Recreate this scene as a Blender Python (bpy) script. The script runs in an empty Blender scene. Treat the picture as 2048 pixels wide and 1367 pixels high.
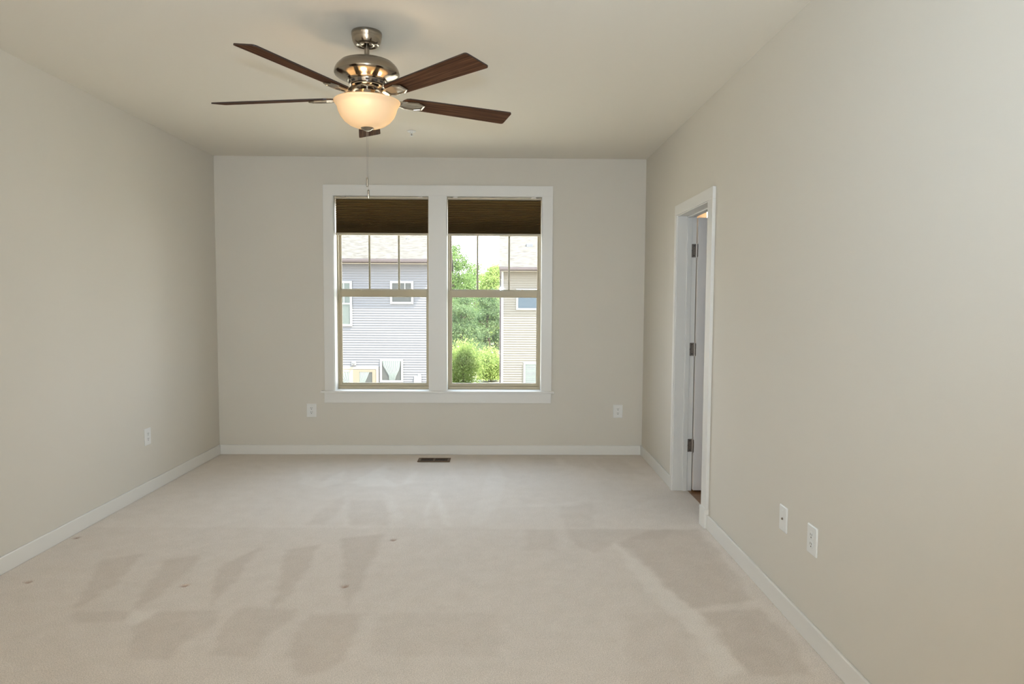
import bpy, bmesh, math, random
import numpy as np
from mathutils import Vector, Matrix

C = bpy.context.scene.collection
PI = math.pi

# ------------------------------------------------------------------ camera
W_PX, F_PX = 2048, 1365.0
cam = bpy.data.cameras.new('camera')
cam.sensor_fit = 'HORIZONTAL'; cam.sensor_width = 36.0
cam.lens = 36.0 * F_PX / W_PX
cam.clip_start = 0.02; cam.clip_end = 300
CAM = bpy.data.objects.new('camera', cam); C.objects.link(CAM)
_r = Vector((0.99986743, -0.01536458, 0.0053896)); _u = Vector((-0.00442659, 0.06203652, 0.99806406)); _f = Vector((0.01566919, 0.99795561, -0.06196029))
CAM.matrix_world = Matrix(((_r.x, _u.x, -_f.x, 0), (_r.y, _u.y, -_f.y, 0), (_r.z, _u.z, -_f.z, 1.451), (0, 0, 0, 1)))
bpy.context.scene.camera = CAM
sc = bpy.context.scene
sc.view_settings.view_transform = 'Standard'; sc.view_settings.look = 'None'
sc.view_settings.gamma = 1.0; sc.view_settings.use_curve_mapping = False
sc.view_settings.exposure = 0.0
sc.cycles.use_denoising = True
sc.cycles.max_bounces = 10; sc.cycles.diffuse_bounces = 6; sc.cycles.glossy_bounces = 4
sc.cycles.transparent_max_bounces = 12; sc.cycles.sample_clamp_indirect = 6.0
sc.cycles.caustics_reflective = False; sc.cycles.caustics_refractive = False

# ------------------------------------------------------------------ daylight: pale summer sky, sun over our own roof
world = bpy.data.worlds.new('sky'); sc.world = world; world.use_nodes = True
wn = world.node_tree; wn.nodes.clear()
w_out = wn.nodes.new('ShaderNodeOutputWorld'); w_bg = wn.nodes.new('ShaderNodeBackground')
w_tc = wn.nodes.new('ShaderNodeTexCoord'); w_sep = wn.nodes.new('ShaderNodeSeparateXYZ'); w_rmp = wn.nodes.new('ShaderNodeValToRGB')
wn.links.new(w_tc.outputs['Generated'], w_sep.inputs[0]); wn.links.new(w_sep.outputs['Z'], w_rmp.inputs[0])
w_rmp.color_ramp.elements[0].position = 0.0; w_rmp.color_ramp.elements[0].color = (0.96, 0.98, 1.0, 1)
w_rmp.color_ramp.elements[1].position = 0.7; w_rmp.color_ramp.elements[1].color = (0.62, 0.78, 1.0, 1)
wn.links.new(w_rmp.outputs[0], w_bg.inputs[0]); w_bg.inputs[1].default_value = 9.5
wn.links.new(w_bg.outputs[0], w_out.inputs[0])

def light(name, kind, loc, energy, color, **kw):
    d = bpy.data.lights.new(name, kind); d.energy = energy; d.color = color
    for k, v in kw.items():
        setattr(d, k, v)
    o = bpy.data.objects.new(name, d); o.location = loc; C.objects.link(o)
    return o

def aim(o, d):
    o.rotation_euler = Vector(d).to_track_quat('-Z', 'Y').to_euler()

SUN = light('sun', 'SUN', (6, -6, 30), 31.0, (1.0, 0.96, 0.9), angle=0.009)
aim(SUN, (-0.9, 0.45, -1.75))
# added fill light, unseen, bounced off the wall behind the camera
BOUNCE = light('bounce_fill', 'AREA', (0.1, -1.6, 1.6), 285.0, (0.84, 0.91, 1.0), shape='RECTANGLE', size=0.9, size_y=0.6)
aim(BOUNCE, (0.0, -1, 0.3))
# the flash on the camera's hot shoe, its head tipped up a little
FLASH = light('camera_flash', 'SPOT', (0.0, -0.02, 1.65), 255.0, (0.60, 0.80, 1.0), shadow_soft_size=0.025, spot_size=math.radians(122), spot_blend=1.0)
aim(FLASH, (0.0, 1, 0.27))
# skylight portals in the two windows
for px in (-1.105, -0.068):
    PORT = light('skylight', 'AREA', (px, 6.53, 1.33), 1.0, (1, 1, 1), shape='RECTANGLE', size=0.9, size_y=1.45)
    aim(PORT, (0, -1, 0)); PORT.data.cycles.is_portal = True

# ------------------------------------------------------------------ materials
def new_mat(name):
    m = bpy.data.materials.new(name); m.use_nodes = True
    nt = m.node_tree; p = nt.nodes['Principled BSDF']
    return m, nt, p

def N(nt, kind, **inp):
    n = nt.nodes.new(kind)
    for k, v in inp.items():
        n.inputs[k].default_value = v
    return n

def plain(name, col, rough=0.5, metal=0.0, bump=0.0, bscale=200.0, var=0.0, vscale=3.0, spec=0.5):
    m, nt, p = new_mat(name)
    p.inputs['Base Color'].default_value = (*col, 1); p.inputs['Roughness'].default_value = rough
    p.inputs['Metallic'].default_value = metal; p.inputs['Specular IOR Level'].default_value = spec
    tc = nt.nodes.new('ShaderNodeTexCoord')
    if bump:
        nz = N(nt, 'ShaderNodeTexNoise', Scale=bscale, Detail=3.0)
        b = N(nt, 'ShaderNodeBump', Strength=bump, Distance=0.002)
        nt.links.new(tc.outputs['Object'], nz.inputs['Vector']); nt.links.new(nz.outputs[0], b.inputs['Height'])
        nt.links.new(b.outputs[0], p.inputs['Normal'])
    if var:
        nz = N(nt, 'ShaderNodeTexNoise', Scale=vscale, Detail=4.0)
        r = nt.nodes.new('ShaderNodeValToRGB')
        r.color_ramp.elements[0].position = 0.3; r.color_ramp.elements[1].position = 0.7
        r.color_ramp.elements[0].color = (*[c * (1 - var) for c in col], 1)
        r.color_ramp.elements[1].color = (*[min(1, c * (1 + var)) for c in col], 1)
        nt.links.new(tc.outputs['Object'], nz.inputs['Vector']); nt.links.new(nz.outputs[0], r.inputs[0])
        nt.links.new(r.outputs[0], p.inputs['Base Color'])
    return m

M = {}
M['wall'] = plain('wall_paint', (0.635, 0.592, 0.518), 0.75, bump=0.08, bscale=260, spec=0.3)
M['ceiling'] = plain('ceiling_paint', (0.74, 0.69, 0.605), 0.85, bump=0.08, bscale=260, spec=0.2)
M['trim'] = plain('white_trim_paint', (0.735, 0.71, 0.665), 0.35, bump=0.02, bscale=90)
M['door'] = plain('white_door_paint', (0.80, 0.745, 0.70), 0.4, bump=0.02, bscale=90)
M['plate'] = plain('white_plate_plastic', (0.75, 0.74, 0.71), 0.35)
M['slot'] = plain('dark_slot', (0.03, 0.025, 0.02), 0.6)
M['tan_vinyl'] = plain('tan_vinyl', (0.40, 0.335, 0.22), 0.45, bump=0.03, bscale=80)
M['shade_rail'] = plain('shade_rail', (0.42, 0.36, 0.26), 0.45)
M['steel'] = plain('steel', (0.5, 0.46, 0.42), 0.35, metal=1.0)
M['hinge'] = plain('aged_nickel', (0.24, 0.20, 0.165), 0.42, metal=0.9, var=0.2, vscale=60)
M['bronze'] = plain('bronze_register', (0.115, 0.068, 0.034), 0.5, metal=0.3)
M['dark'] = plain('duct_dark', (0.012, 0.009, 0.006), 0.9)
M['hall_wall'] = plain('hall_wall_paint', (0.50, 0.37, 0.22), 0.8, bump=0.05)

# brushed nickel, brushed round the fan's own axis
def nickel():
    m, nt, p = new_mat('brushed_nickel')
    p.inputs['Metallic'].default_value = 1.0; p.inputs['Roughness'].default_value = 0.2
    p.inputs['Anisotropic'].default_value = 0.8; p.inputs['Anisotropic Rotation'].default_value = 0.25
    tg = nt.nodes.new('ShaderNodeTangent'); tg.direction_type = 'RADIAL'; tg.axis = 'Z'
    nt.links.new(tg.outputs[0], p.inputs['Tangent'])
    tc = nt.nodes.new('ShaderNodeTexCoord'); mp = nt.nodes.new('ShaderNodeMapping'); mp.inputs['Scale'].default_value = (4, 4, 900)
    nz = N(nt, 'ShaderNodeTexNoise', Scale=1.0, Detail=2.0)
    r = nt.nodes.new('ShaderNodeValToRGB')
    r.color_ramp.elements[0].color = (0.30, 0.255, 0.20, 1); r.color_ramp.elements[1].color = (0.40, 0.35, 0.285, 1)
    nt.links.new(tc.outputs['Object'], mp.inputs[0]); nt.links.new(mp.outputs[0], nz.inputs['Vector'])
    nt.links.new(nz.outputs[0], r.inputs[0]); nt.links.new(r.outputs[0], p.inputs['Base Color'])
    return m
M['nickel'] = nickel()

# dark walnut with the grain along the blade (object x)
def walnut():
    m, nt, p = new_mat('dark_walnut')
    tc = nt.nodes.new('ShaderNodeTexCoord'); mp = nt.nodes.new('ShaderNodeMapping'); mp.inputs['Scale'].default_value = (3.0, 110, 60)
    nz = N(nt, 'ShaderNodeTexNoise', Scale=1.0, Detail=5.0, Roughness=0.6, Distortion=0.4)
    r = nt.nodes.new('ShaderNodeValToRGB')
    e = r.color_ramp.elements
    e[0].position = 0.32; e[0].color = (0.040, 0.016, 0.008, 1)
    e[1].position = 0.72; e[1].color = (0.185, 0.092, 0.048, 1)
    x = e.new(0.52); x.color = (0.098, 0.043, 0.022, 1)
    nt.links.new(tc.outputs['Object'], mp.inputs[0]); nt.links.new(mp.outputs[0], nz.inputs['Vector'])
    nt.links.new(nz.outputs[0], r.inputs[0]); nt.links.new(r.outputs[0], p.inputs['Base Color'])
    p.inputs['Roughness'].default_value = 0.7; p.inputs['Specular IOR Level'].default_value = 0.03
    return m
M['walnut'] = walnut()
M['blade_edge'] = plain('blade_edge', (0.03, 0.015, 0.01), 0.5)

# frosted amber bowl: scatters the bulbs' light through
def frosted():
    m, nt, p = new_mat('frosted_amber_glass')
    nt.nodes.remove(p)
    out = nt.nodes['Material Output']
    tr = nt.nodes.new('ShaderNodeBsdfTranslucent'); tr.inputs[0].default_value = (0.34, 0.275, 0.19, 1)
    df = nt.nodes.new('ShaderNodeBsdfDiffuse'); df.inputs[0].default_value = (0.85, 0.72, 0.55, 1)
    gl = nt.nodes.new('ShaderNodeBsdfGlossy'); gl.inputs['Roughness'].default_value = 0.25
    mx = nt.nodes.new('ShaderNodeMixShader'); mx.inputs[0].default_value = 0.55
    m2 = nt.nodes.new('ShaderNodeMixShader'); m2.inputs[0].default_value = 0.05
    nt.links.new(tr.outputs[0], mx.inputs[1]); nt.links.new(df.outputs[0], mx.inputs[2])
    nt.links.new(mx.outputs[0], m2.inputs[1]); nt.links.new(gl.outputs[0], m2.inputs[2]); nt.links.new(m2.outputs[0], out.inputs[0])
    return m
M['bowl'] = frosted()

# clear thin pane: mostly straight through, a little mirror
def pane_mat(name, tint=(0.97, 0.98, 0.97), refl=0.06):
    m, nt, p = new_mat(name)
    nt.nodes.remove(p)
    out = nt.nodes['Material Output']
    t = nt.nodes.new('ShaderNodeBsdfTransparent'); t.inputs[0].default_value = (*tint, 1)
    g = nt.nodes.new('ShaderNodeBsdfGlossy'); g.inputs['Roughness'].default_value = 0.015
    lw = nt.nodes.new('ShaderNodeLayerWeight'); lw.inputs[0].default_value = 0.2
    mm = N(nt, 'ShaderNodeMath'); mm.operation = 'MULTIPLY_ADD'; mm.inputs[1].default_value = 0.5; mm.inputs[2].default_value = refl
    mx = nt.nodes.new('ShaderNodeMixShader')
    nt.links.new(lw.outputs['Fresnel'], mm.inputs[0]); nt.links.new(mm.outputs[0], mx.inputs[0])
    nt.links.new(t.outputs[0], mx.inputs[1]); nt.links.new(g.outputs[0], mx.inputs[2]); nt.links.new(mx.outputs[0], out.inputs[0])
    return m
M['glass'] = pane_mat('window_glass', refl=0.01)

# pleated cell fabric
M['shade'] = plain('brown_cell_fabric', (0.15, 0.088, 0.024), 0.9)

# cut pile carpet; the nap attribute says which way the pile was last brushed
def carpet_mat():
    m, nt, p = new_mat('beige_carpet')
    tc = nt.nodes.new('ShaderNodeTexCoord')
    a = nt.nodes.new('ShaderNodeAttribute'); a.attribute_name = 'nap'
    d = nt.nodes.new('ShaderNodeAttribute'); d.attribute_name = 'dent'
    r = nt.nodes.new('ShaderNodeValToRGB')
    e = r.color_ramp.elements
    e[0].position = 0.0; e[0].color = (0.585, 0.51, 0.44, 1)
    e[1].position = 1.0; e[1].color = (0.82, 0.765, 0.70, 1)
    x = e.new(0.5); x.color = (0.72, 0.65, 0.58, 1)
    nt.links.new(a.outputs['Fac'], r.inputs[0])
    n1 = N(nt, 'ShaderNodeTexNoise', Scale=230.0, Detail=3.0, Roughness=0.7)
    n2 = N(nt, 'ShaderNodeTexNoise', Scale=9.0, Detail=4.0)
    r1 = nt.nodes.new('ShaderNodeValToRGB'); r1.color_ramp.elements[0].position = 0.3; r1.color_ramp.elements[1].position = 0.7
    r1.color_ramp.elements[0].color = (0.66, 0.645, 0.63, 1); r1.color_ramp.elements[1].color = (1.24, 1.24, 1.24, 1)
    r2 = nt.nodes.new('ShaderNodeValToRGB'); r2.color_ramp.elements[0].position = 0.3; r2.color_ramp.elements[1].position = 0.7
    r2.color_ramp.elements[0].color = (0.97, 0.965, 0.96, 1); r2.color_ramp.elements[1].color = (1.025, 1.025, 1.03, 1)
    m1 = nt.nodes.new('ShaderNodeMix'); m1.data_type = 'RGBA'; m1.blend_type = 'MULTIPLY'; m1.inputs[0].default_value = 1
    m2 = nt.nodes.new('ShaderNodeMix'); m2.data_type = 'RGBA'; m2.blend_type = 'MULTIPLY'; m2.inputs[0].default_value = 1
    m3 = nt.nodes.new('ShaderNodeMix'); m3.data_type = 'RGBA'
    nt.links.new(tc.outputs['Object'], n1.inputs['Vector']); nt.links.new(tc.outputs['Object'], n2.inputs['Vector'])
    nt.links.new(n1.outputs[0], r1.inputs[0]); nt.links.new(n2.outputs[0], r2.inputs[0])
    nt.links.new(r.outputs[0], m1.inputs['A']); nt.links.new(r1.outputs[0], m1.inputs['B'])
    nt.links.new(m1.outputs['Result'], m2.inputs['A']); nt.links.new(r2.outputs[0], m2.inputs['B'])
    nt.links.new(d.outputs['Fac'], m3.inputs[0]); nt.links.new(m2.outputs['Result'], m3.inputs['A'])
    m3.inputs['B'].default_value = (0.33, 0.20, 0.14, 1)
    nt.links.new(m3.outputs['Result'], p.inputs['Base Color'])
    p.inputs['Roughness'].default_value = 0.95; p.inputs['Specular IOR Level'].default_value = 0.1
    p.inputs['Sheen Weight'].default_value = 0.08
    b = N(nt, 'ShaderNodeBump', Strength=0.35, Distance=0.006)
    nt.links.new(n1.outputs[0], b.inputs['Height']); nt.links.new(b.outputs[0], p.inputs['Normal'])
    return m
M['carpet'] = carpet_mat()

def wood_floor():
    m, nt, p = new_mat('oak_boards')
    tc = nt.nodes.new('ShaderNodeTexCoord')
    br = N(nt, 'ShaderNodeTexBrick', Scale=1.0)
    br.inputs['Color1'].default_value = (0.30, 0.15, 0.06, 1); br.inputs['Color2'].default_value = (0.22, 0.105, 0.04, 1)
    br.inputs['Mortar'].default_value = (0.05, 0.025, 0.01, 1); br.inputs['Mortar Size'].default_value = 0.002
    br.inputs['Brick Width'].default_value = 0.9; br.inputs['Row Height'].default_value = 0.07
    nt.links.new(tc.outputs['Object'], br.inputs['Vector']); nt.links.new(br.outputs[0], p.inputs['Base Color'])
    p.inputs['Roughness'].default_value = 0.35
    return m
M['oak'] = wood_floor()

# outside
M['lilac_siding'] = plain('lilac_vinyl_siding', (0.088, 0.0845, 0.0865), 0.6, var=0.02, vscale=4)
M['cream_siding'] = plain('cream_vinyl_siding', (0.105, 0.09, 0.067), 0.6, var=0.02, vscale=4)
M['ext_white'] = plain('exterior_white_trim', (0.2, 0.197, 0.18), 0.5)
M['ext_tan'] = plain('exterior_tan_trim', (0.165, 0.138, 0.1), 0.5)
M['door_tan'] = plain('tan_sliding_door', (0.105, 0.084, 0.055), 0.5)
M['gutter'] = plain('brown_gutter', (0.05, 0.036, 0.036), 0.5)
M['grey_metal'] = plain('grey_roof_vent', (0.077, 0.077, 0.080), 0.6)
M['curtain'] = plain('sheer_curtain', (0.115, 0.128, 0.116), 0.9, bump=0.1, bscale=40)
M['dark_pane'] = plain('dark_house_pane', (0.045, 0.046, 0.043), 0.12, spec=0.12)
M['blue_pane'] = plain('blue_house_pane', (0.055, 0.07, 0.083), 0.15, spec=0.12)
M['green_pane'] = plain('curtained_pane', (0.072, 0.082, 0.074), 0.25, spec=0.12, var=0.1, vscale=6)
M['bark'] = plain('bark', (0.09, 0.065, 0.045), 0.9, bump=0.5, bscale=20)
M['bounce_ground'] = plain('pale_bounce_ground', (0.40, 0.365, 0.285), 0.9, var=0.08, vscale=1.5)  # out-of-view ground, made pale to bounce daylight up into the room

def shingles():
    m, nt, p = new_mat('weathered_shingles')
    tc = nt.nodes.new('ShaderNodeTexCoord')
    mp = nt.nodes.new('ShaderNodeMapping'); mp.inputs['Scale'].default_value = (3.2, 13.0, 1.0)
    nz = N(nt, 'ShaderNodeTexNoise', Scale=1.0, Detail=4.0, Roughness=0.65, Distortion=0.5)
    r = nt.nodes.new('ShaderNodeValToRGB')
    r.color_ramp.elements[0].position = 0.36; r.color_ramp.elements[0].color = (0.050, 0.045, 0.038, 1)
    r.color_ramp.elements[1].position = 0.58; r.color_ramp.elements[1].color = (0.078, 0.072, 0.063, 1)
    nt.links.new(tc.outputs['Object'], mp.inputs[0]); nt.links.new(mp.outputs[0], nz.inputs['Vector'])
    nt.links.new(nz.outputs[0], r.inputs[0]); nt.links.new(r.outputs[0], p.inputs['Base Color'])
    p.inputs['Roughness'].default_value = 0.95; p.inputs['Specular IOR Level'].default_value = 0.1
    return m
M['shingle'] = shingles()

def leaf_mat(name, c0, c1):
    m, nt, p = new_mat(name)
    nt.nodes.remove(p)
    out = nt.nodes['Material Output']
    a = nt.nodes.new('ShaderNodeAttribute'); a.attribute_name = 'tone'
    r = nt.nodes.new('ShaderNodeValToRGB')
    r.color_ramp.elements[0].color = (*c0, 1); r.color_ramp.elements[1].color = (*c1, 1)
    nt.links.new(a.outputs['Fac'], r.inputs[0])
    df = nt.nodes.new('ShaderNodeBsdfDiffuse'); tr = nt.nodes.new('ShaderNodeBsdfTranslucent')
    mx = nt.nodes.new('ShaderNodeMixShader'); mx.inputs[0].default_value = 0.5
    nt.links.new(r.outputs[0], df.inputs[0]); nt.links.new(r.outputs[0], tr.inputs[0])
    nt.links.new(df.outputs[0], mx.inputs[1]); nt.links.new(tr.outputs[0], mx.inputs[2]); nt.links.new(mx.outputs[0], out.inputs[0])
    return m
M['leaf_mid'] = leaf_mat('leaf_mid_green', (0.055, 0.10, 0.032), (0.19, 0.27, 0.09))
M['leaf_lime'] = leaf_mat('leaf_lime_green', (0.13, 0.19, 0.05), (0.38, 0.46, 0.15))
M['leaf_dark'] = leaf_mat('leaf_dark_green', (0.06, 0.10, 0.05), (0.19, 0.25, 0.115))

# ------------------------------------------------------------------ mesh helpers
class MB:
    """collects shapes and links them as ONE mesh object"""
    def __init__(self):
        self.v = []; self.f = []
    def add(self, vs, fs):
        o = len(self.v)
        self.v += [tuple(p) for p in vs]; self.f += [tuple(i + o for i in q) for q in fs]
        return self
    def box(self, x0, x1, y0, y1, z0, z1):
        vs = [(x, y, z) for z in (z0, z1) for y in (y0, y1) for x in (x0, x1)]
        return self.add(vs, [(0, 2, 3, 1), (4, 5, 7, 6), (0, 1, 5, 4), (2, 6, 7, 3), (0, 4, 6, 2), (1, 3, 7, 5)])
    def lathe(self, prof, cx=0.0, cy=0.0, seg=64, close=False):
        """prof: (r, z) pairs, turned round the vertical through cx, cy"""
        vs = [];
        for r, z in prof:
            for k in range(seg):
                t = 2 * PI * k / seg
                vs.append((cx + r * math.cos(t), cy + r * math.sin(t), z))
        n = len(prof); fs = []
        for i in range(n - 1 if not close else n):
            a, b = i * seg, ((i + 1) % n) * seg
            for k in range(seg):
                k2 = (k + 1) % seg
                fs.append((a + k, a + k2, b + k2, b + k))
        return self.add(vs, fs)
    def prism(self, poly, z0, z1, f=None):
        """poly (u, v) extruded along w from z0 to z1; f maps (u, v, w) to a point"""
        f = f or (lambda u, v, w: (u, v, w))
        n = len(poly)
        vs = [f(u, v, z0) for u, v in poly] + [f(u, v, z1) for u, v in poly]
        fs = [tuple(range(n))[::-1], tuple(range(n, 2 * n))]
        fs += [(i, (i + 1) % n, n + (i + 1) % n, n + i) for i in range(n)]
        return self.add(vs, fs)
    def tube(self, pts, rad, seg=10, caps=True):
        pts = [Vector(p) for p in pts]; rings = []; up = Vector((0, 0, 1))
        for i, p in enumerate(pts):
            d = (pts[min(i + 1, len(pts) - 1)] - pts[max(i - 1, 0)]).normalized()
            a = d.cross(up) if abs(d.z) < 0.95 else d.cross(Vector((1, 0, 0)))
            a.normalize(); b = d.cross(a)
            r = rad[i] if isinstance(rad, (list, tuple)) else rad
            rings.append([p + a * r * math.cos(2 * PI * k / seg) + b * r * math.sin(2 * PI * k / seg) for k in range(seg)])
        vs = [q for ring in rings for q in ring]; fs = []
        for i in range(len(pts) - 1):
            for k in range(seg):
                k2 = (k + 1) % seg
                fs.append((i * seg + k, i * seg + k2, (i + 1) * seg + k2, (i + 1) * seg + k))
        if caps:
            fs.append(tuple(range(seg))[::-1]); fs.append(tuple(range((len(pts) - 1) * seg, len(pts) * seg)))
        return self.add(vs, fs)
    def build(self, name, mat, parent=None, bevel=0.0, smooth=None, local=False):
        org = Vector((0, 0, 0))
        if parent is not None and not local:
            q = parent
            while q is not None:
                org += q.location; q = q.parent
        me = bpy.data.meshes.new(name)
        me.from_pydata([tuple(Vector(p) - org) for p in self.v], [], self.f)
        bm = bmesh.new(); bm.from_mesh(me); bmesh.ops.recalc_face_normals(bm, faces=bm.faces); bm.to_mesh(me); bm.free()
        mats = mat if isinstance(mat, (list, tuple)) else [mat]
        for q in mats:
            me.materials.append(q)
        if smooth is not None:
            me.polygons.foreach_set('use_smooth', [True] * len(me.polygons))
            me.set_sharp_from_angle(angle=math.radians(smooth))
        o = bpy.data.objects.new(name, me); C.objects.link(o)
        if parent is not None:
            o.parent = parent
        if bevel:
            b = o.modifiers.new('bevel', 'BEVEL'); b.width = bevel; b.segments = 2; b.limit_method = 'ANGLE'
        return o

def empty(name, loc, rot=(0, 0, 0)):
    o = bpy.data.objects.new(name, None); o.empty_display_size = 0.05
    o.location = loc; o.rotation_euler = rot; C.objects.link(o)
    return o

def tag(o, label, cat, group=None, kind=None):
    o['label'] = label
    if cat: o['category'] = cat
    if group: o['group'] = group
    if kind: o['kind'] = kind
    return o

def struct(o, label=None):
    o['kind'] = 'structure'
    if label: o['label'] = label
    return o

def copy_tree(o, parent=None):
    c = o.copy(); C.objects.link(c)
    if parent is not None:
        c.parent = parent
    for ch in [x for x in bpy.data.objects if x.parent == o]:
        copy_tree(ch, c)
    return c

# ------------------------------------------------------------------ room shell
XL, XR, YF, YB, H = -2.62, 1.3243, 6.33, -3.5, 2.74
WT = 0.134                                             # side wall thickness
WIN = ((-1.537, -0.672), (-0.503, 0.368))             # clear width of each window
WZ0, WZ1 = 0.60, 2.388
DY0, DY1, DZ = 4.358, 5.12, 2.078                     # doorway in the right wall

b = MB(); t = 0.02
xs = [XL - WT, WIN[0][0] - t, WIN[0][1] + t, WIN[1][0] - t, WIN[1][1] + t, XR + WT]
for i in (0, 2, 4):
    b.box(xs[i], xs[i + 1], YF, YF + 0.17, 0, H)
for i in (1, 3):
    b.box(xs[i], xs[i + 1], YF, YF + 0.17, 0, WZ0 - t); b.box(xs[i], xs[i + 1], YF, YF + 0.17, WZ1 + t, H)
struct(b.build('wall_back', M['wall']), 'beige painted wall with two windows')
struct(MB().box(XL - WT, XL, YB, YF, 0, H).build('wall_left', M['wall']), 'long plain beige wall left of the windows')
b = MB().box(XR, XR + WT, YB, DY0 - t, 0, H).box(XR, XR + WT, DY1 + t, YF, 0, H).box(XR, XR + WT, DY0 - t, DY1 + t, DZ + t, H)
struct(b.build('wall_right', M['wall']), 'pale grey wall with the doorway')
struct(MB().box(XL - WT, XR + WT, YB - WT, YB, 0, H).build('wall_front', M['trim']), 'wall behind the viewer')
struct(MB().box(XL - WT, XR + WT, YB - WT, YF + 0.17, H, H + 0.12).build('ceiling', M['ceiling']), 'smooth beige ceiling')

# carpet: one sheet with the vacuum's tracks in its pile and five furniture dents
NAP = [
  (-0.55,[(-2.62, 4.28), (-1.22, 4.27), (-0.0, 4.25), (1.24, 4.24), (1.06, 1.6), (-2.62, 1.6)]),
  (-0.6,[(-2.21, 3.74), (-2.02, 3.83), (-1.95, 3.4), (-1.97, 3.15), (-2.0, 3.13), (-2.09, 3.41)]),
  (-0.7,[(-1.86, 3.73), (-1.7, 3.82), (-1.65, 3.52), (-1.67, 3.34), (-1.68, 3.16), (-1.71, 3.14), (-1.8, 3.46)]),
  (-0.7,[(-1.52, 3.66), (-1.4, 3.92), (-1.37, 3.46), (-1.36, 3.25), (-1.37, 3.16), (-1.46, 3.42)]),
  (-0.7,[(-1.23, 3.89), (-1.07, 3.97), (-1.04, 3.65), (-1.03, 3.3), (-1.07, 3.15), (-1.16, 3.52)]),
  (-0.7,[(-0.96, 4.08), (-0.72, 4.16), (-0.71, 3.72), (-0.71, 3.22), (-0.72, 3.14), (-0.8, 3.39)]),
  (-0.6,[(-1.99, 3.11), (-1.72, 3.11), (-1.69, 3.02), (-1.9, 2.99)]),
  (-0.6,[(-1.62, 2.97), (-1.58, 3.11), (-1.3, 3.11), (-1.28, 2.97), (-1.33, 2.81), (-1.34, 2.67), (-1.51, 2.71)]),
  (-0.6,[(-1.23, 3.1), (-1.21, 3.15), (-0.96, 3.13), (-0.95, 2.99), (-1.02, 2.86), (-0.98, 2.68), (-1.18, 2.72), (-1.22, 2.86)]),
  (-0.7,[(-0.9, 2.97), (-0.87, 3.08), (-0.62, 3.08), (-0.64, 2.83), (-0.62, 2.68), (-0.7, 2.58), (-0.77, 2.56), (-0.86, 2.71)]),
  (-0.35,[(-0.55, 3.04), (-0.5, 3.09), (-0.0, 3.08), (0.0, 2.7), (-0.53, 2.71)]),
  (0.6,[(-1.72, 3.11), (-1.58, 3.11), (-1.62, 2.97), (-1.67, 2.99)]),
  (-0.35,[(0.17, 4.24), (0.34, 4.23), (0.33, 3.88), (0.14, 3.88)]),
  (-0.45,[(0.42, 4.25), (1.1, 4.25), (1.01, 4.08), (0.72, 4.04), (0.54, 3.84), (0.44, 3.96)]),
  (-0.8,[(0.7, 4.0), (0.95, 4.22), (1.27, 4.24), (1.25, 3.45), (1.21, 3.21), (0.91, 3.13), (0.85, 3.33)]),
  (0.6,[(0.67, 4.0), (0.76, 3.92), (0.86, 3.33), (0.96, 2.96), (0.96, 2.59), (0.84, 2.52), (0.85, 2.87), (0.73, 3.33)]),
  (-0.8,[(0.92, 3.08), (1.23, 3.13), (1.26, 2.87), (1.21, 2.55), (0.97, 2.55), (0.94, 2.82)]),
  (-0.3,[(0.59, 3.08), (0.87, 3.08), (0.72, 2.49), (0.48, 2.5)]),
  (0.6,[(-0.51, 5.15), (-0.47, 5.06), (-0.31, 4.3), (-0.36, 4.3), (-0.48, 4.86), (-0.5, 4.47), (-0.46, 4.3), (-0.52, 4.52)]),
  (0.5,[(-1.72, 5.81), (-1.66, 5.72), (-1.43, 5.33), (-1.32, 5.73), (-1.25, 5.33), (-1.39, 5.19), (-1.58, 5.29)]),
  (0.5,[(-1.07, 5.73), (-1.0, 6.0), (-0.94, 5.48), (-0.79, 5.29), (-0.71, 5.73), (-0.69, 5.34), (-0.82, 5.23), (-1.09, 5.23), (-1.19, 5.33)]),
  (0.4,[(-0.87, 5.05), (-0.8, 4.99), (-0.64, 4.47), (-0.71, 4.32)]),
  (0.35,[(-1.25, 5.41), (-0.98, 4.32), (-1.01, 4.32)]),
  (0.35,[(-0.08, 6.1), (0.04, 5.57), (-0.0, 4.86), (-0.12, 4.32), (-0.2, 4.3), (-0.15, 4.86), (-0.11, 5.57)]),
  (-0.4,[(-1.25, 4.32), (-1.24, 4.63), (-1.15, 4.99), (-1.1, 4.74), (-1.13, 4.32)]),
  (-0.35,[(-0.97, 4.32), (-1.09, 4.86), (-0.87, 4.86), (-0.69, 4.42), (-0.71, 4.32)]),
  (-0.35,[(0.42, 4.74), (0.68, 4.87), (0.59, 4.27), (0.41, 4.27)]),
  (-0.3,[(0.27, 6.2), (0.5, 6.2), (0.52, 5.91), (0.28, 6.0)]),
  (-0.3,[(0.55, 6.2), (0.78, 6.2), (0.85, 5.74), (0.61, 5.92)]),
  (-0.3,[(0.82, 6.2), (1.1, 6.2), (1.2, 5.58), (0.92, 5.66)]),
  (0.35,[(0.03, 4.74), (0.5, 4.82), (0.72, 4.89), (0.72, 4.83), (0.49, 4.72), (0.03, 4.7)]),
]
DENTS = [(-2.566, 4.085), (-0.646, 4.05), (-2.413, 3.44), (-1.597, 3.395), (-0.787, 3.38)]

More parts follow.
